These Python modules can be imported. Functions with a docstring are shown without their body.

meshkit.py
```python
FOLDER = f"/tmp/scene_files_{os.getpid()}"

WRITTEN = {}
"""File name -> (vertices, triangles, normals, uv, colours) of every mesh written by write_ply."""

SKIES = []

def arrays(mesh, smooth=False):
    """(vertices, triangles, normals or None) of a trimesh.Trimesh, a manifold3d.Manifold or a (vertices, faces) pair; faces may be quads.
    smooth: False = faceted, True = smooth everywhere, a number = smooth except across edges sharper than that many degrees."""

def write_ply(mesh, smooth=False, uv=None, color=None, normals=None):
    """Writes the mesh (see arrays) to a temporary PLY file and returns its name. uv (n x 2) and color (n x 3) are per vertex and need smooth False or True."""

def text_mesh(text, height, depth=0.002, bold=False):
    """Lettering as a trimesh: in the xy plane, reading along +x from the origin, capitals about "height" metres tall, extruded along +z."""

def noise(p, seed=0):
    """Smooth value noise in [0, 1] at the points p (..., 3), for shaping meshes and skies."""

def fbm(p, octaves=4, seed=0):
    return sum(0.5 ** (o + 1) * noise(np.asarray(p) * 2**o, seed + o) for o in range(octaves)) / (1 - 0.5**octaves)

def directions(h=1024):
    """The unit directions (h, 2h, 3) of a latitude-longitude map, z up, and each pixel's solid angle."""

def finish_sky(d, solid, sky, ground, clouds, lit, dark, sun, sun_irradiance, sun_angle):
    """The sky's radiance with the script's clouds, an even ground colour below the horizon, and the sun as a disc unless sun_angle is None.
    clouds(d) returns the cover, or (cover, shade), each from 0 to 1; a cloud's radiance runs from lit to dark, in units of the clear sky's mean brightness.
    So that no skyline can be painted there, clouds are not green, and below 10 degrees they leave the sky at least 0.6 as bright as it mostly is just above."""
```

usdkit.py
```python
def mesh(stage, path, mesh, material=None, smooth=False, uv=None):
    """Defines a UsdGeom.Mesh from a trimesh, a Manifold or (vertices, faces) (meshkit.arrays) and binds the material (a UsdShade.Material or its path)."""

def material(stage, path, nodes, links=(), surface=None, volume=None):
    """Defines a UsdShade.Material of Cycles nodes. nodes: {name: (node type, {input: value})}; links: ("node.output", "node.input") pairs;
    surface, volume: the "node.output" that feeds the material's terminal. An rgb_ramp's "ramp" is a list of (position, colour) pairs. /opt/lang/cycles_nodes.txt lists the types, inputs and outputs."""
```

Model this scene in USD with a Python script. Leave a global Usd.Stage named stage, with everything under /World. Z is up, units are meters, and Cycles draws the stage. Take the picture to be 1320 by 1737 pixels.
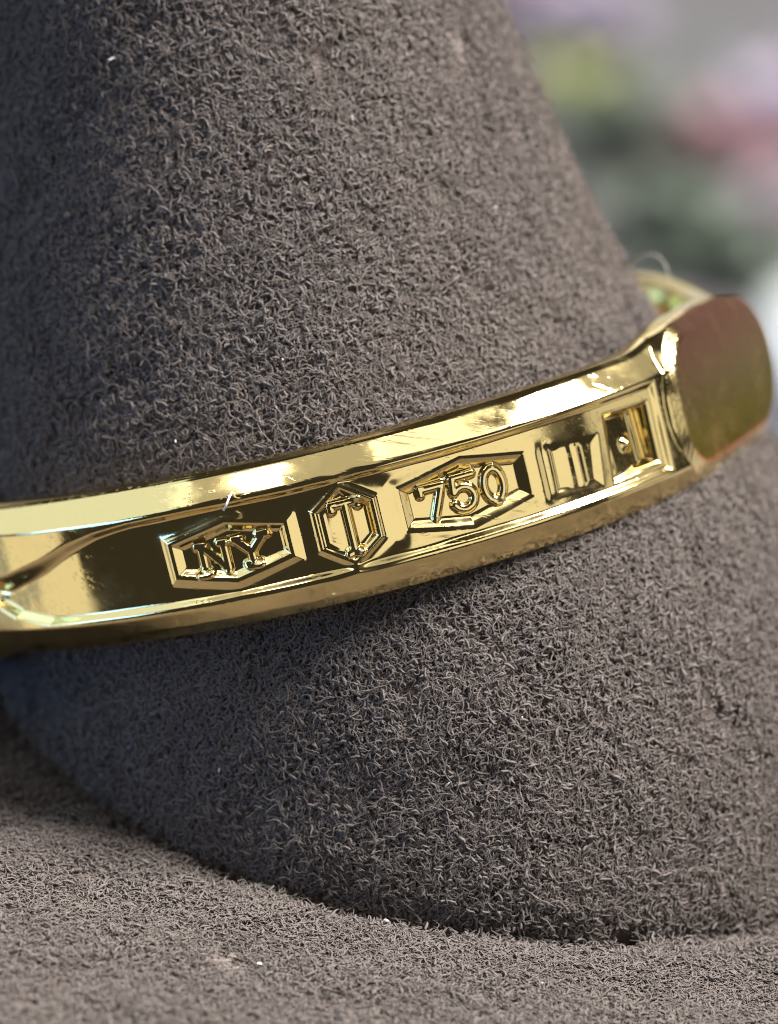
import math, numpy as np, trimesh, usdkit, meshkit
from pxr import Usd, UsdGeom, UsdLux, UsdShade, Gf, Vt, Sdf

stage = Usd.Stage.CreateInMemory()
UsdGeom.SetStageUpAxis(stage, UsdGeom.Tokens.z)
UsdGeom.SetStageMetersPerUnit(stage, 1.0)
W = UsdGeom.Xform.Define(stage, '/World')
stage.SetDefaultPrim(W.GetPrim())
MM = 0.001                      # everything below is laid out in millimetres
rng = np.random.default_rng(11)

# ------------------------------------------------------------------ camera
POS = np.array([-2.6217, -74.4752, 34.5209])
RGT = np.array([0.9914, 0.0496, 0.1215]); UPV = np.array([-0.1312, 0.3751, 0.9177]); FWD = np.cross(UPV, RGT)
FWD /= np.linalg.norm(FWD)
cam = UsdGeom.Camera.Define(stage, '/World/camera')
m = Gf.Matrix4d(*RGT, 0, *UPV, 0, *(-FWD), 0, *(POS * MM), 1)
cam.AddTransformOp().Set(m)
FOCAL = 50.0
cam.CreateFocalLengthAttr(FOCAL)
cam.CreateHorizontalApertureAttr(FOCAL * 1320 / 6000.0)
cam.CreateVerticalApertureAttr(FOCAL * 1737 / 6000.0)
cam.CreateClippingRangeAttr(Gf.Vec2f(0.005, 20.0))
cam.CreateFStopAttr(FOCAL / 1.8)
cam.CreateFocusDistanceAttr(0.0705)
cam.CreateExposureAttr(0.0)

# ------------------------------------------------------------------ lights
def backdrop_light():
    mat = usdkit.material(stage, '/World/Looks/room_light', {
        'bg': ('background_shader', {'color': (1.0, .92, .82), 'strength': 0.035})}, surface='bg.background')
    d = UsdLux.DomeLight.Define(stage, '/World/room_light')
    UsdShade.MaterialBindingAPI.Apply(d.GetPrim()).Bind(mat)
backdrop_light()

def rect(name, pos, target, w, h, inten, col, up=(0, 0, 1)):
    """A soft box: a real rectangular lamp (mm) at pos that shines at target."""
    p, t = np.array(pos, float), np.array(target, float)
    z = p - t; z /= np.linalg.norm(z)
    x = np.cross(np.array(up, float), z); x /= np.linalg.norm(x); y = np.cross(z, x)
    L = UsdLux.RectLight.Define(stage, '/World/' + name)
    L.AddTransformOp().Set(Gf.Matrix4d(*x, 0, *y, 0, *z, 0, *(p * MM), 1))
    L.CreateWidthAttr(w * MM); L.CreateHeightAttr(h * MM)
    L.CreateIntensityAttr(inten); L.CreateColorAttr(Gf.Vec3f(*col))
    return L
RC = np.array([-4.0324, -0.0464, 5.1723])          # ring centre
def along(d, k): return RC + np.array(d, float) / np.linalg.norm(d) * k
rect('ceiling_lamp', along((.42, .09, .90), 700), RC, 210, 210, 145.0, (1, .955, .90), up=(0, 1, 0))
rect('ceiling_panel', along((.06, -.13, .99), 800), RC, 380, 150, 1.7, (1, .97, .90), up=(0, 1, 0))
rect('ceiling_softbox', along((-.46, -.20, .86), 700), RC, 520, 300, 0.48, (1, .98, .92), up=(0, 1, 0))
rect('left_lamp', along((-.52, -.28, .81), 700), RC, 110, 110, 11.0, (1, .96, .90), up=(0, 1, 0))
rect('rear_softbox', along((.44, .36, .82), 800), RC, 300, 330, 0.40, (1, .98, .93), up=(0, 1, 0))
rect('back_softbox', along((-.05, .92, .38), 800), RC, 420, 170, 0.80, (1, .98, .95))
rect('front_softbox', along((.62, -.74, .22), 520), RC, 430, 330, 0.90, (1, .97, .88))
rect('low_lamp', along((-.87, -.20, -.46), 300), RC, 120, 110, 0.80, (1, .96, .86))
rect('right_softbox', along((.97, -.02, .22), 520), RC, 200, 260, 0.65, (1, .96, .88))
rect('blue_lamp', along((-.93, -.36, .03), 520), RC, 320, 200, 5.0, (.20, .46, 1.0))
rect('side_window', along((-.88, .10, .40), 600), RC, 620, 480, 1.0, (.80, .92, 1.0))

# ------------------------------------------------------------------ helpers
def mk(path, v, f, mat, n=None, smooth=None):
    v = np.asarray(v, float)
    if n is None and smooth is not None:
        return usdkit.mesh(stage, path, trimesh.Trimesh(v * MM, f, process=False), mat, smooth=smooth)
    me = UsdGeom.Mesh.Define(stage, path)
    f = np.asarray(f, np.int32)
    used, inv = np.unique(f.ravel(), return_inverse=True)
    me.CreatePointsAttr(Vt.Vec3fArray.FromNumpy((v[used] * MM).astype(np.float32)))
    me.CreateFaceVertexCountsAttr(Vt.IntArray.FromNumpy(np.full(len(f), f.shape[1], np.int32)))
    me.CreateFaceVertexIndicesAttr(Vt.IntArray.FromNumpy(inv.astype(np.int32)))
    me.CreateSubdivisionSchemeAttr('none')
    if n is not None:
        me.CreateNormalsAttr(Vt.Vec3fArray.FromNumpy(n[used].astype(np.float32)))
        me.SetNormalsInterpolation('vertex')
    UsdShade.MaterialBindingAPI.Apply(me.GetPrim()).Bind(mat)
    return me

def tag(p, label=None, cat=None, group=None, kind=None):
    p = p.GetPrim() if hasattr(p, 'GetPrim') else p
    for k, x in (('label', label), ('category', cat), ('group', group), ('kind', kind)):
        if x: p.SetCustomDataByKey(k, x)
    return p

def grid_faces(nr, nc, wrap_c=False):
    i, j = np.meshgrid(np.arange(nr - 1), np.arange(nc if wrap_c else nc - 1), indexing='ij')
    j2 = (j + 1) % nc
    return np.stack([i * nc + j, i * nc + j2, (i + 1) * nc + j2, (i + 1) * nc + j], -1).reshape(-1, 4)

def vnormals(v, f):
    n = np.zeros_like(v)
    a = np.cross(v[f[:, 2]] - v[f[:, 0]], v[f[:, 3]] - v[f[:, 1]])
    for k in range(4): np.add.at(n, f[:, k], a)
    return n / np.maximum(np.linalg.norm(n, axis=1, keepdims=True), 1e-12)

def sstep(a, b, x):
    t = np.clip((x - a) / (b - a), 0, 1); return t * t * (3 - 2 * t)
def smax(a, b, k):
    h = np.clip(.5 + .5 * (a - b) / k, 0, 1); return b + (a - b) * h + k * h * (1 - h)
def seg(x, y, a, b):
    ax, ay = a; dx, dy = b[0] - ax, b[1] - ay
    t = np.clip(((x - ax) * dx + (y - ay) * dy) / (dx * dx + dy * dy + 1e-12), 0, 1)
    return np.hypot(x - ax - t * dx, y - ay - t * dy)
def polysdf(x, y, P):
    P = np.asarray(P, float); d = np.full(x.shape, 1e9); ins = np.zeros(x.shape, bool)
    for a, b in zip(P, np.roll(P, -1, 0)):
        d = np.minimum(d, seg(x, y, a, b))
        c = ((a[1] > y) != (b[1] > y))
        with np.errstate(divide='ignore', invalid='ignore'):
            xi = (b[0] - a[0]) * (y - a[1]) / (b[1] - a[1]) + a[0]
        ins ^= c & (x < xi)
    return np.where(ins, -d, d)
def rrect(x, y, hx, hy, r):
    qx, qy = np.abs(x) - hx + r, np.abs(y) - hy + r
    return np.hypot(np.maximum(qx, 0), np.maximum(qy, 0)) + np.minimum(np.maximum(qx, qy), 0) - r

# ------------------------------------------------------------------ materials
def gold(name, rough, brushed=False):
    nodes = {
        'geo': ('texture_coordinate', {}),
        'smudge': ('noise_texture', {'scale': 1100.0, 'detail': 5.0, 'roughness': .6}),
        'rr': ('map_range', {'from_min': .42, 'from_max': .68, 'to_min': rough * .7, 'to_max': rough * 2.1, 'clamp': True}),
        'mp': ('mapping', {'scale': (.035, 1, 1), 'rotation': (.2, .35, .1)}),
        'scr': ('noise_texture', {'scale': 11000.0, 'detail': 2.0}),
        'thin': ('rgb_ramp', {'ramp': [(0, (0, 0, 0)), (.60, (0, 0, 0)), (.66, (1, 1, 1)), (.72, (0, 0, 0)), (1, (0, 0, 0))]}),
        'bp': ('bump', {'strength': .10, 'distance': .00001}),
        'wv': ('noise_texture', {'scale': 420.0, 'detail': 3.0}),
        'b2': ('bump', {'strength': .03, 'distance': .0002}),
        'p': ('principled_bsdf', {'base_color': (.96, .765, .355), 'metallic': 1.0, 'roughness': rough}),
    }
    links = [('geo.object', 'smudge.vector'), ('smudge.fac', 'rr.value'), ('rr.result', 'p.roughness'), ('geo.object', 'mp.vector'), ('mp.vector', 'scr.vector'),
             ('scr.fac', 'thin.fac'), ('geo.object', 'wv.vector'), ('wv.fac', 'b2.height'), ('b2.normal', 'bp.normal'), ('thin.color', 'bp.height'), ('bp.normal', 'p.normal')]
    if brushed:
        nodes['mp'] = ('mapping', {'scale': (1, 1, .04), 'rotation': (0.1, -.33, 0)})
        nodes['scr'] = ('noise_texture', {'scale': 14000.0, 'detail': 3.0})
        nodes['thin'] = ('rgb_ramp', {'ramp': [(.3, (0, 0, 0)), (.7, (1, 1, 1))]})
        nodes['bp'] = ('bump', {'strength': .5, 'distance': .000015})
    return usdkit.material(stage, '/World/Looks/' + name, nodes, links, surface='p.BSDF')
GOLD = gold('polished_gold', .085)
BRUSH = gold('brushed_gold', .13, True)

def suede(name, col, scale=6000.0):
    return usdkit.material(stage, '/World/Looks/' + name, {
        'tc': ('texture_coordinate', {}),
        'ns': ('noise_texture', {'scale': scale, 'detail': 4.0, 'roughness': .65}),
        'rp': ('rgb_ramp', {'ramp': [(.25, [c * .5 for c in col]), (.7, [c * 1.0 for c in col])]}),
        'bp': ('bump', {'strength': .8, 'distance': .0001}),
        'p': ('principled_bsdf', {'roughness': 1.0, 'specular_ior_level': .1})},
        [('tc.object', 'ns.vector'), ('ns.fac', 'rp.fac'), ('rp.color', 'p.base_color'), ('ns.fac', 'bp.height'), ('bp.normal', 'p.normal')],
        surface='p.BSDF')
def fibre(name, col, lo=.5, hi=2.0):
    return usdkit.material(stage, '/World/Looks/' + name, {
        'g': ('geometry', {}),
        'rp': ('rgb_ramp', {'ramp': [(0, [c * lo for c in col]), (.6, col), (.93, [min(c * 1.25, 1) for c in col]), (1, [min(c * hi, 1) for c in col])]}),
        'p': ('principled_bsdf', {'roughness': .6, 'specular_ior_level': .3, 'sheen_weight': .1})},
        [('g.random_per_island', 'rp.fac'), ('rp.color', 'p.base_color')], surface='p.BSDF')
def plain(name, col, rough=.6, **k):
    return usdkit.material(stage, '/World/Looks/' + name, {'p': ('principled_bsdf', {'base_color': col, 'roughness': rough, **k})}, surface='p.BSDF')
SU_COL = (.272, .228, .210)
SUEDE = suede('grey_suede', SU_COL); FIBRE = fibre('grey_fibre', SU_COL)
PALE = plain('pale_fibre', (.62, .58, .52), .5)
LINT = plain('white_lint', (.72, .71, .69), .5)

# ------------------------------------------------------------------ the surface it stands on, far below and behind
def table():
    mat = usdkit.material(stage, '/World/Looks/table_cloth', {
        'tc': ('texture_coordinate', {}),
        'ns': ('noise_texture', {'scale': 38.0, 'detail': 2.0}),
        'rp': ('rgb_ramp', {'ramp': [(.3, (.12, .14, .135)), (.5, (.165, .165, .175)), (.7, (.21, .175, .205))]}),
        'p': ('principled_bsdf', {'roughness': .9})},
        [('tc.object', 'ns.vector'), ('ns.fac', 'rp.fac'), ('rp.color', 'p.base_color')], surface='p.BSDF')
    n = 60
    x, y = np.meshgrid(np.linspace(-700, 700, n), np.linspace(-15, 900, n))
    z = -120 + 0 * x
    v = np.stack([x, y, z], -1).reshape(-1, 3)
    tag(mk('/World/table', v, grid_faces(n, n), mat), 'blurred grey lilac table surface far behind the stand', None, kind='structure')
table()

# ------------------------------------------------------------------ the ring stand: finger cone on a padded base
stand = UsdGeom.Xform.Define(stage, '/World/ring_stand')
tag(stand, 'grey suede finger-shaped cone on a padded base, carrying the gold ring', 'ring stand')

RN = np.array([-0.3573, 0.2052, 0.9112]); RN /= np.linalg.norm(RN)
RS = np.array([0.9316, 0.1485, 0.3319]); RF = -np.cross(RN, RS); RF /= np.linalg.norm(RF); RS = np.cross(RF, RN) * 1.0
if RS[0] < 0: RS = -RS
def cone_sections():
    """centre, normal and radius of the cone's cross-section at the parameter t: 0 at the base, 1 at the ring, 2 at the top."""
    from scipy.interpolate import CubicSpline, PchipInterpolator
    T = np.array([-.25, 0, .35, 1, 2, 3])
    C0 = np.array([0, 0, 0.])
    C = np.array([[.1, 0, -1.2], C0, [-1.0, 0.0, 1.9], RC, RC + 10 * RN + np.array([0, 0, 0]), RC + 20 * RN])
    Rr = np.array([11.12, 11.18, 10.45, 8.52, 5.80, 4.1])
    N = np.array([[0, 0, 1.], [0, 0, 1.], [-.1, .06, 1], RN, RN, RN]); N /= np.linalg.norm(N, axis=1, keepdims=True)
    return PchipInterpolator(T, C), PchipInterpolator(T, Rr), PchipInterpolator(T, N)
cC, cR, cN = cone_sections()
def cone_pt(t, a):
    c, r, n = cC(t), cR(t)[..., None], cN(t)
    n = n / np.linalg.norm(n, axis=-1, keepdims=True)
    x = np.array([1., 0, 0]); x = x - n * (n @ x)[..., None]; x /= np.linalg.norm(x, axis=-1, keepdims=True)
    y = np.cross(n, x)
    return c + r * (np.cos(a)[..., None] * x + np.sin(a)[..., None] * y)
def cone_frame(t, a):
    e = 1e-3
    p = cone_pt(t, a); u = cone_pt(t, a + e) - p; w = cone_pt(t + e, a) - p
    u /= np.linalg.norm(u, axis=-1, keepdims=True); n = np.cross(u, w); n /= np.linalg.norm(n, axis=-1, keepdims=True)
    return p, u, np.cross(n, u), n
def cone():
    t = np.concatenate([np.linspace(-.25, 1, 160), np.linspace(1, 3, 260)[1:]]); a = np.linspace(0, 2 * np.pi, 720, endpoint=False)
    tt, aa = np.meshgrid(t, a, indexing='ij')
    p, u, w, n = cone_frame(tt.ravel(), aa.ravel())
    v = p + n * ((meshkit.fbm(p * 3.0, 3, 5) - .5) * .05 - .15)[:, None]
    f = grid_faces(len(t), len(a), True)
    mk('/World/ring_stand/finger_cone', v, f, SUEDE, vnormals(v, f))
    # top closed by a dome cap is far outside the frame
    c = cC(3.0); top = cone_pt(np.full(len(a), 3.0), a)
    k = np.linspace(0, 1, 8)[1:]
    rings = [top]
    for q in k: rings.append(c + (top - c) * max(math.cos(q * math.pi / 2), .01) + RN * 3 * math.sin(q * math.pi / 2))
    v = np.concatenate(rings); f = grid_faces(len(rings), len(a), True)
    mk('/World/ring_stand/cone_tip', v, f, SUEDE, vnormals(v, f))
cone()
PAD_C, PAD_R = np.array([0., -5.0]), 16.6
def pad_z(x, y):
    d = np.hypot(x, y) - 11.15
    e = PAD_R - np.hypot(x - PAD_C[0], y - PAD_C[1])                 # rounded rim
    return -0.85 * np.exp(-(np.maximum(d, 0) / .55) ** 1.3) - (1.2 - np.sqrt(np.maximum(1.44 - np.clip(1.2 - e, 0, 1.2) ** 2, 0)))
def pad():
    rr = np.concatenate([np.linspace(.5, 15.3, 150), PAD_R - 1.2 + 1.2 * np.sin(np.linspace(.02, 1, 14) * np.pi / 2)])
    a = np.linspace(0, 2 * np.pi, 540, endpoint=False)
    r, aa = np.meshgrid(rr, a, indexing='ij')
    x, y = PAD_C[0] + r * np.cos(aa), PAD_C[1] + r * np.sin(aa)
    p = np.stack([x, y, pad_z(x, y)], -1).reshape(-1, 3)
    p[:, 2] += (meshkit.fbm(p * np.array([3, 3, 0]) + 7, 3, 9) - .5) * .05 - .15
    side = p[-540:].copy(); rows = [p]
    for z in (-2.5, -4.0, -6.0): q = side.copy(); q[:, 2] = z; rows.append(q)
    q = q.copy(); q[:, :2] = PAD_C + (q[:, :2] - PAD_C) * .9; q[:, 2] = -6.6; rows.append(q)
    p = np.concatenate(rows)
    f = grid_faces(len(rr) + 4, 540, True)
    mk('/World/ring_stand/base_pad', p, f, SUEDE, vnormals(p, f))
    b = trimesh.creation.cylinder(radius=11.0, height=113.2, sections=96); b.apply_translation((0, -2, -63.2))
    mk('/World/ring_stand/base_column', b.vertices, b.faces, SUEDE, smooth=40)
pad()

# nap: short matted fibres, as tufts
def tuft(seed, n=105, rad=.62):
    g = np.random.default_rng(seed); V, Fc, base = [], [], 0
    for _ in range(n):
        r0, ph = rad * math.sqrt(g.random()), g.random() * 6.283
        p = np.array([r0 * math.cos(ph), r0 * math.sin(ph), 0.])
        p[2] = g.normal(0, .02) + .07 * (meshkit.noise(np.array([p[0] * 5, p[1] * 5, seed * 3.3]), 4) - .5)
        lng = g.random() > .85
        ang = g.normal(0, .8) if g.random() < .5 else g.random() * 6.283; curl = g.normal(0, 3.0); L = g.uniform(.25, .55) if lng else g.uniform(.08, .28); k = 7 if lng else 5
        up = g.normal(.05, .25); R = g.uniform(.008, .014) if lng else g.uniform(.011, .030)
        if lng: p[2] = .04
        pts = [p]
        for s_ in range(k - 1):
            ang += curl * L / k * 2.4 + g.normal(0, .35); up = up * .7 + g.normal(0, .16)
            p = p + np.array([math.cos(ang), math.sin(ang), up]) * L / k
            p[2] = min(max(p[2], -.06), .12)
            pts.append(p)
        pts = np.array(pts)
        t = np.gradient(pts, axis=0); t /= np.linalg.norm(t, axis=1, keepdims=True)
        a = np.cross(t, [g.normal(0, .35), g.normal(0, .35), 1.]); a /= np.linalg.norm(a, axis=1, keepdims=True) + 1e-9; b = np.cross(a, t)
        w = np.sin(np.linspace(.35, math.pi - .25, k)) ** .6 * g.uniform(.85, 1.15, k)
        q = np.arange(4) * np.pi / 2
        v = pts[:, None] + (R * w)[:, None, None] * (np.cos(q)[None, :, None] * a[:, None] + .6 * np.sin(q)[None, :, None] * b[:, None])
        V.append(v.reshape(-1, 3)); Fc.append(grid_faces(k, 4, True) + base); base += k * 4
    v, f = np.concatenate(V), np.concatenate(Fc)
    return v, f, vnormals(v, f)
TUFTS = [tuft(100 + i) for i in range(14)]
def frame_quat(u, w, n):
    from scipy.spatial.transform import Rotation
    return Rotation.from_matrix(np.stack([u, w, n], -1)).as_quat()       # x y z w
def instancer(path, P, U, Wv, N, seed):
    g = np.random.default_rng(seed); k = len(P)
    P = P + N * (g.normal(0, .03, k) + (meshkit.noise(P * 1.8, 17) - .5) * .13 + (meshkit.noise(P * .5, 18) - .5) * .06)[:, None]
    a = g.random(k) * 2 * np.pi; c, s = np.cos(a)[:, None], np.sin(a)[:, None]
    u2, w2 = U * c + Wv * s, -U * s + Wv * c
    q = frame_quat(u2, w2, N)
    pi = UsdGeom.PointInstancer.Define(stage, path)
    for i, (v, f, n) in enumerate(TUFTS):
        me = mk(f'{path}/tuft_{i:03d}' if i else f'{path}/tuft', v, f, FIBRE, n)
        pi.CreatePrototypesRel().AddTarget(me.GetPath())
    pi.CreateProtoIndicesAttr(Vt.IntArray.FromNumpy(g.integers(0, len(TUFTS), k).astype(np.int32)))
    pi.CreatePositionsAttr(Vt.Vec3fArray.FromNumpy((P * MM).astype(np.float32)))
    pi.CreateOrientationsAttr(Vt.QuathArray([Gf.Quath(float(x[3]), float(x[0]), float(x[1]), float(x[2])) for x in q]))
    sc = g.uniform(.8, 1.25, k)[:, None] * np.ones(3)
    pi.CreateScalesAttr(Vt.Vec3fArray.FromNumpy(sc.astype(np.float32)))
    tag(pi, kind='stuff')
def cone_nap():
    g = np.random.default_rng(3); DEN = 6.0
    t = g.uniform(-.06, 2.35, 60000); a = g.uniform(0, 2 * np.pi, 60000)
    e = 1e-3
    p, u, w, n = cone_frame(t, a)
    area = np.linalg.norm(np.cross(cone_pt(t + e, a) - p, cone_pt(t, a + e) - p), axis=1) / e / e
    total = area.mean() * (2.41 * 2 * np.pi)
    keep = g.random(len(t)) < area / area.mean() * (DEN * total / len(t))
    keep &= ((POS - p) * n).sum(1) > -14          # the side that can be seen
    instancer('/World/ring_stand/finger_cone/nap', p[keep], u[keep], w[keep], n[keep], 5)
    return int(keep.sum())
def pad_nap():
    g = np.random.default_rng(4); n_ = 4600
    x, y = g.uniform(-15, 15, n_), g.uniform(-24, 0, n_)
    k = (np.hypot(x, y) > 11.3) & (np.hypot(x - PAD_C[0], y - PAD_C[1]) < PAD_R - .3)
    x, y = x[k], y[k]; P = np.stack([x, y, pad_z(x, y)], -1); o = np.ones(len(x))
    instancer('/World/ring_stand/base_pad/nap', P, np.outer(o, [1, 0, 0]), np.outer(o, [0, 1, 0]), np.outer(o, [0, 0, 1]), 6)
    return len(x)
print('tufts', cone_nap(), pad_nap())

# ------------------------------------------------------------------ the ring
RO, RT, PZ, HZ, RIN = 9.68, 9.27, 1.03, 1.60, 8.62
PL = [(math.radians(63), 9.58, 3.36, 1.68, .48, .20), (math.radians(-71.0), 9.62, 3.42, 1.74, -.2, 0.)]      # plates: angle, distance, half length, half height, centre
HEX = lambda c, hw, hz, ap: [(c - hw, hz), (c - hw, -hz), (c, -ap), (c + hw, -hz), (c + hw, hz), (c, ap)]
STAMPS = [('NY', HEX(-2.46, 1.37, .45, .75)), ('T', HEX(-.02, .69, .43, .91)), ('750', HEX(2.53, 1.39, .43, .70)),
          ('square', [(4.48, .42), (4.46, -.62), (5.58, -.68), (5.72, .30)]), ('pocket', [(6.03, .66), (5.92, -.74), (7.36, -.70), (7.36, .60)])]
LW = .077
GL = {'N': [[(-3.10, .18), (-3.10, -.36)], [(-3.06, .17), (-2.62, -.34)], [(-2.61, .18), (-2.61, -.36)], [(-3.19, .18), (-3.03, .18)], [(-3.19, -.36), (-3.00, -.36)], [(-2.69, .18), (-2.52, .18)]],
      'Y': [[(-2.34, .18), (-2.06, -.11)], [(-1.76, .18), (-2.06, -.11)], [(-2.06, -.11), (-2.06, -.34)], [(-2.41, .19), (-2.24, .19)], [(-1.85, .19), (-1.67, .19)], [(-2.19, -.35), (-1.92, -.35)]],
      'T': [[(-.27, .43), (.28, .43)], [(.02, .43), (.02, -.57)], [(-.27, .43), (-.27, .33)], [(.28, .43), (.28, .33)], [(-.09, -.57), (.13, -.57)]],
      '7': [[(1.58, .27), (2.06, .27)], [(2.06, .27), (1.80, -.33)], [(1.58, .27), (1.58, .17)]],
      '5': [[(2.74, .33), (2.30, .33)], [(2.30, .33), (2.27, .06)]] + [[(2.47 + .24 * math.cos(a) * 1.0, -.11 + .23 * math.sin(a)), (2.47 + .24 * math.cos(b), -.11 + .23 * math.sin(b))] for a, b in zip(np.linspace(2.5, -2.7, 13)[:-1], np.linspace(2.5, -2.7, 13)[1:])],
      '0': [[(3.17 + .22 * math.cos(a), -.02 + .33 * math.sin(a)), (3.17 + .22 * math.cos(b), -.02 + .33 * math.sin(b))] for a, b in zip(np.linspace(0, 6.2832, 19)[:-1], np.linspace(0, 6.2832, 19)[1:])]}
PANEL = [(-9.3, .02), (-8.1, .22), (-7.0, .50), (-6.2, .75), (-5.4, .91), (-4.5, 1.0), (-3.2, 1.03), (7.62, 1.03), (7.62, -1.0), (-7.1, -1.0), (-8.1, -.80), (-8.9, -.42)]
PANEL = [(a, b * .97) for a, b in PANEL]

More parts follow.
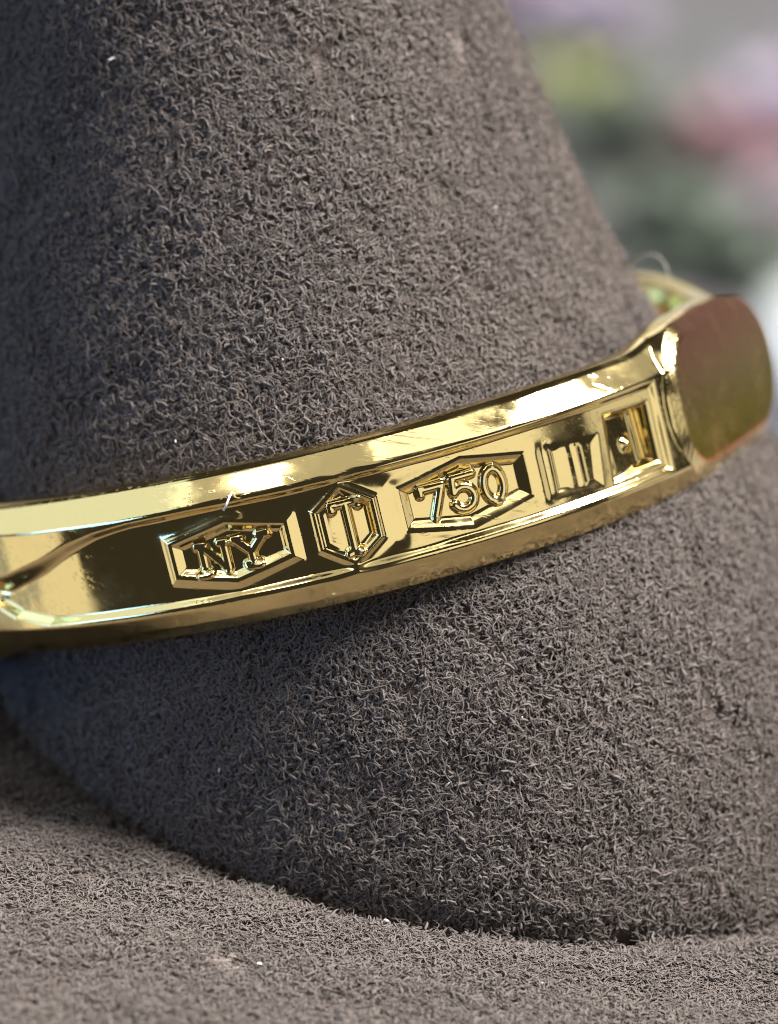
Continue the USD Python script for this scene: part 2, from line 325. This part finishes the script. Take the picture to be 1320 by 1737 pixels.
def ring():
    th = np.concatenate([np.arange(-52, 50, .088), np.arange(50, 92, .16), np.arange(92, 308 - 40, .7), np.arange(268, 308, .25)])
    th = np.radians(th)
    zp = np.arange(-1.06, 1.0601, .0155)
    ch = np.linspace(1.06, 1.6, 22)[1:]
    zo = np.concatenate([-ch[::-1], zp, ch])                         # outer rows, bottom to top
    A, Z = np.meshgrid(th, zo, indexing='ij')
    A = (A + np.pi) % (2 * np.pi) - np.pi
    grow = np.zeros_like(A)
    for k, (a0, d, hx, hy, uc, zc) in enumerate(PL): grow = np.maximum(grow, (1 - sstep(math.radians(5), math.radians(20), np.abs(A - a0))) * ((Z > 0) | (k == 1)))
    grow = np.maximum(grow, 1.35 * sstep(math.radians(92), math.radians(122), np.abs(A)) * (Z > 0))
    Zs = np.where(np.abs(Z) > PZ, np.sign(Z) * (PZ + (np.abs(Z) - PZ) * (1 + .62 * grow)), Z)
    S = A * RO
    az = np.abs(Zs)
    R = RO - .74 * smax(az - PZ, 0 * az, .05) * (1 - .35 * np.minimum(grow, 1))
    R -= np.where(Z > 0, .07 * sstep(HZ - .12, HZ, Z) ** 2, .18 * np.maximum(-Z - HZ + .22, 0))
    R += (meshkit.fbm(np.stack([S * 1.3, Zs * 2.5, 0 * S], -1), 3, 21) - .5) * .009 * sstep(PZ, PZ + .15, az)
    # panel
    pd = polysdf(S, Zs, PANEL)
    rec = sstep(.0, 1.0, -pd / (.17 + .25 * sstep(-4.6, -7.4, S) * (Zs > -.3)))
    h = -.105 * rec
    h += rec * (-.10 * sstep(-5.0, -8.0, S) + .012 * np.sin(S * 1.9 + 1.0 + Zs) * sstep(-3.5, -6, S))
    lab = np.full(A.shape, 0, int)                                    # which part a point belongs to
    LH = np.zeros_like(A)
    for i, (nm, P) in enumerate(STAMPS):
        near = (S > min(p[0] for p in P) - .6) & (S < max(p[0] for p in P) + .6)
        d = np.full(A.shape, 9.); d[near] = polysdf(S[near], Zs[near], P)
        if nm in ('NY', 'T'):
            rim = .24 if nm == 'NY' else .17
            h += -.022 * np.exp(-((d - .22) / .20) ** 2) + .062 * np.exp(-((d + rim * .5) / (rim * .50)) ** 2)
            h += -(.085 if nm == 'NY' else .05) * sstep(-rim + .10, -rim - .14, d)
            if nm == 'T': h += (-.13 * (S + .02)) * sstep(-rim + .02, -rim - .1, d)
        elif nm == '750':
            h += -.03 * sstep(.32, 0, d) - .03 * sstep(.07, -.07, d) - .13 * sstep(.0, -.24, d)
        elif nm == 'square':
            h += -.045 * np.exp(-((S - 4.36) / .14) ** 2) * sstep(.75, .35, np.abs(Zs + .1))
            h += -.055 * sstep(.10, -.16, d) + .045 * sstep(.16, -.08, np.abs(S - 5.16) - .03) * sstep(-.02, -.14, d)
            h += .10 * (S - 4.75) * sstep(5.1, 4.9, S) * sstep(-.04, -.14, d)
        else:
            h += -.15 * sstep(.06, -.16, d) - .20 * (S - 6.35) * sstep(-.04, -.16, d) + .13 * np.exp(-(((S - 6.6) / .12) ** 2 + ((Zs + .10) / .12) ** 2))
            h += .05 * np.exp(-((S - 7.02) / .09) ** 2) * sstep(-.1, -.2, d) - .05 * Zs * sstep(-.04, -.16, d)
        lab[d < 0] = 1 + i
    for k, (nm, segs) in enumerate(GL.items()):
        d = np.full(A.shape, 9.)
        bx = [p for s in segs for p in s]
        near = (S > min(p[0] for p in bx) - .3) & (S < max(p[0] for p in bx) + .3) & (np.abs(Zs) < 1)
        for a, b in segs: d[near] = np.minimum(d[near], seg(S[near], Zs[near], a, b))
        h += .098 * np.sqrt(np.clip(1 - (d / (LW + .03)) ** 2, 0, 1))
        lab[d < LW + .03] = 10 + k
    h += (meshkit.noise(np.stack([S * 2.2, Zs * 2.2, 0 * S], -1), 3) - .5) * .010 * rec
    R = R + h
    # plates
    for k, (a0, d, hx, hy, uc, zc) in enumerate(PL):
        da = A - a0; near = np.abs(da) < math.radians(34)
        rp = np.where(near, d / np.cos(np.clip(da, -.7, .7)), 0)
        u = d * np.tan(np.clip(da, -.7, .7))
        sd = rrect(u - uc, Zs - zc, hx, hy, 1.58)
        drop = .17 * sstep(-.36, .05, sd) + 2.2 * smax(sd - .02, 0 * sd, .06) + .050 * (Zs - zc) ** 2 + .006 * (u - uc) ** 2
        rp = np.where(near, rp - drop, 0)
        lab[(sd < -.03) & near] = 6 + k
        R = np.where(near, np.where(sd < .0, np.maximum(rp, R - 3 * sstep(-.0, -.15, sd)), smax(R, rp, .03)), R)
    e_r = np.cos(A)[..., None] * RF + np.sin(A)[..., None] * RS
    outer = RC + R[..., None] * e_r + Zs[..., None] * RN
    # top land, inner face, bottom land
    er0 = e_r[:, 0]; zt, zb = Zs[:, -1], Zs[:, 0]; rt, rb = R[:, -1], R[:, 0]
    rows = [outer.transpose(1, 0, 2)]
    def ringrow(r, z): return (RC + r[:, None] * er0 + z[:, None] * RN)[None]
    o = np.ones(len(th))
    for q in (.04, .3, .7, .94): rows.append(ringrow(rt + (RIN + .1 - rt) * q, zt + .03 * math.sin(q * math.pi)))
    for q in np.linspace(0, 1, 12): rows.append(ringrow(RIN * o + .12 * abs(2 * q - 1) ** 4 - .0, (zt - .06) + (zb - zt + .12) * q))
    for q in (.06, .3, .7, .96): rows.append(ringrow((RIN + .1) + (rb - RIN - .1) * q, zb - .03 * math.sin(q * math.pi)))
    V = np.concatenate(rows); nr = len(V); nc = len(th); v = V.reshape(-1, 3)
    f = grid_faces(nr + 1, nc, True); f = np.where(f >= nr * nc, f - nr * nc, f)
    L = np.zeros((nr, nc), int); L[:len(zo)] = lab.T
    n = vnormals(v, f)
    mid = v.mean(0)
    if ((v[len(v) // 8] - RC) @ n[len(v) // 8]) < 0 and False: n = -n
    out0 = (np.einsum('ij,ij->i', n[:nc * len(zo)], np.tile(er0, (len(zo), 1)))).mean()
    if out0 < 0: f = f[:, ::-1]; n = -n
    fl = L.ravel()[f].max(1)
    root = UsdGeom.Xform.Define(stage, '/World/gold_ring')
    tag(root, 'polished yellow gold band ring with stamped hallmarks, around the grey suede cone', 'ring')
    names = {0: ('band', GOLD, None), 1: ('hallmark', GOLD, 'hexagonal raised-rim hallmark reading NY'), 2: ('hallmark_001', GOLD, 'upright hexagonal hallmark reading T'),
             3: ('hallmark_002', GOLD, 'sunken hexagonal hallmark reading 750'), 4: ('hallmark_003', GOLD, 'small square hallmark right of the 750'),
             5: ('hallmark_004', GOLD, 'deep square pocket beside the signet plate'), 6: ('signet_plate', BRUSH, 'brushed cushion-shaped signet plate at the right'),
             7: ('signet_plate_001', BRUSH, None), 10: ('hallmark/letter', GOLD, 'raised letter N'), 11: ('hallmark/letter_001', GOLD, 'raised letter Y'),
             12: ('hallmark_001/letter', GOLD, 'raised letter T'), 13: ('hallmark_002/digit', GOLD, 'raised digit 7'), 14: ('hallmark_002/digit_001', GOLD, 'raised digit 5'),
             15: ('hallmark_002/digit_002', GOLD, 'raised digit 0')}
    for k, (nm, mt, lb) in names.items():
        ff = f[fl == k]
        if len(ff) == 0: print('EMPTY', nm); continue
        p = mk('/World/gold_ring/' + nm, v, ff, mt, n)
        if lb: tag(p, lb)
    print('ring faces', len(f))
ring()

# ------------------------------------------------------------------ blurred things behind
def at_pixel_ray(px, py, z):
    w = FWD + RGT * (px - 660) / 6000 - UPV * (py - 868.5) / 6000
    return POS + w * (z - POS[2]) / w[2]
def petal(L, Wd, bend, cup, n=7):
    s, t = np.meshgrid(np.linspace(0, 1, n), np.linspace(-1, 1, n), indexing='ij')
    wdt = Wd * np.sin(np.pi * np.clip(s, 0, 1) ** .75 * .93 + .12)
    x = L * s; y = wdt * t; z = bend * s ** 2 * L + cup * (t ** 2) * wdt
    v = np.stack([x, y, z], -1).reshape(-1, 3); f = grid_faces(n, n)
    return np.concatenate([v, v - [0, 0, .12]]), np.concatenate([f, f[:, ::-1] + len(v)])
def rotz(a): c, s = math.cos(a), math.sin(a); return np.array([[c, -s, 0], [s, c, 0], [0, 0, 1]])
def roty(a): c, s = math.cos(a), math.sin(a); return np.array([[c, 0, s], [0, 1, 0], [-s, 0, c]])
def bunch(name, label, cat, loc, size, mat, mat2, seed, leaf=False, group=None):
    g = np.random.default_rng(seed)
    x = UsdGeom.Xform.Define(stage, '/World/' + name); x.AddTranslateOp().Set(Gf.Vec3d(*(np.array(loc) * MM)))
    tag(x, label, cat, group)
    k = 0
    layers = ((5, .15, 1.0), (5, .6, .8), (4, 1.05, .55)) if not leaf else ((5, .25, 1.0), (4, .8, .8))
    for (m_, lift, sc) in layers:
        a0 = g.random() * 6
        for i in range(m_):
            v, f = petal(size * sc, size * sc * (.52 if not leaf else .30), g.uniform(-.05, .25), .25)
            v = v @ roty(-lift + g.normal(0, .08)).T @ rotz(a0 + i * 2 * math.pi / m_ + g.normal(0, .1)).T + [0, 0, size * .12]
            nm = ('petal' if not leaf else 'leaf') + (f'_{k:03d}' if k else '')
            mk(f'/World/{name}/{nm}', v, f, mat, vnormals(v, f)); k += 1
    if not leaf:
        c = trimesh.creation.icosphere(2, size * .2); c.apply_translation((0, 0, size * .28))
        mk(f'/World/{name}/flower_centre', c.vertices, c.faces, mat2, smooth=True)
PINK = plain('pink_petal', (.40, .25, .28), .7); LILAC = plain('lilac_petal', (.42, .38, .48), .7); ROSE = plain('rose_petal', (.38, .25, .29), .7)
GREEN = plain('leaf_green', (.135, .165, .13), .7); LIME = plain('leaf_lime', (.34, .37, .16), .7); YEL = plain('flower_centre_yellow', (.36, .31, .24), .7)
MAUVE = plain('mauve_petal', (.34, .285, .34), .7); CORAL = plain('coral_petal', (.5, .16, .15), .6); OLIVE = plain('leaf_olive', (.21, .23, .04), .6)
TZ = -119.9
for nm, lb, ct, px, py, sz, mt, lf in [
    ('pink_flower', 'blurred rose-pink flower low at the right behind the cone', 'flower', 1195, 305, 5.5, PINK, 0),
    ('pink_flower_001', 'blurred pink flower at the top beside the cone edge', 'flower', 880, 20, 4.0, ROSE, 0),
    ('lilac_flower', 'blurred pale lilac flower at the top behind the cone', 'flower', 965, 75, 5.0, LILAC, 0),
    ('lilac_flower_001', 'blurred mauve flower at the right picture edge', 'flower', 1310, 235, 5.0, LILAC, 0),
    ('leaf_sprig', 'blurred yellow-green leaf sprig against the cone edge', 'leaf sprig', 985, 190, 4.2, LIME, 1),
    ('leaf_sprig_001', 'blurred dark green leaf sprig left of the rose-pink flower', 'leaf sprig', 1060, 300, 6.5, GREEN, 1),
    ('mauve_flower', 'blurred mauve flower lower right, between the rose-pink flower and the white bead', 'flower', 1290, 395, 3.2, MAUVE, 0),
    ('leaf_sprig_003', 'blurred olive leaf sprig behind the signet plate', 'leaf sprig', 1225, 490, 5.2, GREEN, 1),
    ('leaf_sprig_002', 'blurred dull green leaf sprig just above the back of the ring', 'leaf sprig', 1130, 445, 5.5, GREEN, 1)]:
    bunch(nm, lb, ct, at_pixel_ray(px, py, TZ), sz * 3.3, mt, YEL, abs(hash((px, py))) % 9999, bool(lf))

def bead():
    r = 10.0; loc = at_pixel_ray(1405, 600, -120 + r)
    c = trimesh.creation.icosphere(4, r); c.vertices += loc
    tag(mk('/World/white_bead', c.vertices, c.faces, plain('white_bead', (.82, .85, .85), .35), smooth=True), 'blurred glossy white bead behind the right end of the ring', 'bead')
bead()

def beyond():
    """What the signet plate mirrors: the mauve curtain behind, with plants and blossoms standing at the right, past the frame."""
    n = 200
    x, z = np.meshgrid(np.linspace(170, 1100, n), np.linspace(-120, 500, 12))
    y = 880 - .35 * np.maximum(x - 200, 0) + 9 * np.sin(x / 24) + 5 * np.sin(x / 11)
    v = np.stack([x, y, z], -1).reshape(-1, 3); f = grid_faces(12, n)
    v = np.concatenate([v, v + [0, 2, 0]]); f = np.concatenate([f, f[:, ::-1] + 12 * n])
    tag(mk('/World/curtain', v, f, plain('mauve_curtain', (.27, .155, .20), .9)), 'mauve curtain hanging far behind the stand', 'curtain')
beyond()
w = trimesh.creation.box((1000, 20, 640)); w.apply_translation((-340, 912, 200))
tag(mk('/World/wall', w.vertices, w.faces, plain('pale_wall', (.72, .72, .68), .8), smooth=False), 'pale wall far behind the stand', 'wall')
for i, (x, y, sz, mt, lf) in enumerate([(330, 330, 150, OLIVE, 1), (430, 360, 170, OLIVE, 1), (340, 420, 150, GREEN, 1), (215, 215, 75, CORAL, 0), (290, 235, 75, CORAL, 0), (480, 470, 120, MAUVE, 0)]):
    bunch(('leaf_sprig_%03d' % (10 + i)) if lf else ('pink_flower_%03d' % (10 + i)), ('olive leaf sprig', 'wide olive leaf sprig', 'dark green leaf sprig', 'coral flower', 'second coral flower farther right', 'mauve flower')[i] + ' mirrored in the brushed signet plate', 'leaf sprig' if lf else 'flower', (x, y, TZ), sz, mt, YEL, 70 + i, bool(lf), 'plants mirrored in the signet plate')

# ------------------------------------------------------------------ lint and a stray fibre
def tube(name, pts, r, mat, k=40):
    from scipy.interpolate import CubicSpline
    pts = np.array(pts, float); q = CubicSpline(np.arange(len(pts)), pts)(np.linspace(0, len(pts) - 1, k))
    t = np.gradient(q, axis=0); t /= np.linalg.norm(t, axis=1, keepdims=True)
    a = np.cross(t, FWD); a /= np.linalg.norm(a, axis=1, keepdims=True) + 1e-9; b = np.cross(a, t); c = np.arange(6) * np.pi / 3
    v = (q[:, None] + r * (np.cos(c)[None, :, None] * a[:, None] + np.sin(c)[None, :, None] * b[:, None])).reshape(-1, 3)
    f = grid_faces(k, 6, True)
    return mk(name, v, f, mat, vnormals(v, f))
def px(x, y, depth): return POS + depth * (FWD + RGT * (x - 660) / 6000 - UPV * (y - 868.5) / 6000)
tag(tube('/World/stray_fibre', [px(1066, 455, 78.3), px(1082, 438, 78.0), px(1102, 431, 77.8), px(1120, 437, 77.7), px(1131, 455, 77.6), px(1136, 472, 77.6)], .009, PALE),
    'thin pale hair looping out from the cone edge above the ring', 'hair')
def cone_hit(x, y):
    """Where the ray of a picture point meets the cone."""
    lo, best = None, None
    dd = np.linspace(60, 84, 1200); P = px(x, y, 1.0) - POS
    tt = np.linspace(-.2, 2.6, 400); C = cC(tt); Rr = cR(tt); N = cN(tt); N = N / np.linalg.norm(N, axis=1, keepdims=True)
    for d in dd:
        q = POS + d * P
        h = ((q - C) * N).sum(1); i = int(np.argmin(np.abs(h)))
        if np.linalg.norm(q - C[i] - h[i] * N[i]) < Rr[i] + .04: return q
    return None
SPECKS = [(298, 748, 'just above the left end of the NY hallmark'), (598, 200, 'high on the cone near its middle'), (840, 352, 'on the cone right of centre, left of the pink flower'), (345, 660, 'on the cone well above the NY hallmark'),
          (190, 100, 'near the top left of the cone'), (560, 330, 'at the middle of the upper cone'), (905, 470, 'on the upper cone close above the square hallmarks'), (372, 1307, 'in the bluish lower left of the cone under the ring'),
          (885, 1218, 'on the cone well below the 750 hallmark'), (1010, 1085, 'on the lower cone below the signet plate'), (760, 1330, 'low on the cone above the base seam'), (480, 610, 'on the cone straight above the T hallmark'), (690, 95, 'near the top edge of the cone at the middle')]
k = 0
for (x, y, where) in SPECKS:
    q = cone_hit(x, y)
    if q is None: continue
    g = np.random.default_rng(k)
    c = trimesh.creation.icosphere(1, 1.0); c.vertices *= [.045 * g.uniform(.6, 2.2), .026 * g.uniform(.6, 1.3), .022]
    c.apply_transform(trimesh.transformations.euler_matrix(*g.uniform(0, 6, 3)))
    c.vertices += q - FWD * .05
    tag(mk('/World/lint_speck' + (f'_{k:03d}' if k else ''), c.vertices, c.faces, LINT, smooth=True), 'tiny white lint speck ' + where, 'lint', 'white lint specks on the cone'); k += 1
for (x, y, where) in [(440, 1635, 'nearest the middle of the bottom edge'), (655, 1562, 'close below the seam of the cone'), (220, 1560, 'at the lower left'), (920, 1668, 'at the lower right')]:
    q = at_pixel_ray(x, y, .06)
    c = trimesh.creation.icosphere(1, 1.0); c.vertices *= [.06, .035, .03]; c.vertices += q
    tag(mk(f'/World/lint_speck_{k:03d}', c.vertices, c.faces, LINT, smooth=True), 'tiny white lint speck on the padded base, ' + where, 'lint', 'white lint specks on the base'); k += 1

tag(tube('/World/lint_fibre', [px(379, 866, 70.05), px(384, 856, 70.0), px(388, 846, 70.1), px(394, 834, 70.6)], .022, LINT, 12), 'short white fibre lying across the upper rim of the ring above the NY hallmark', 'lint')
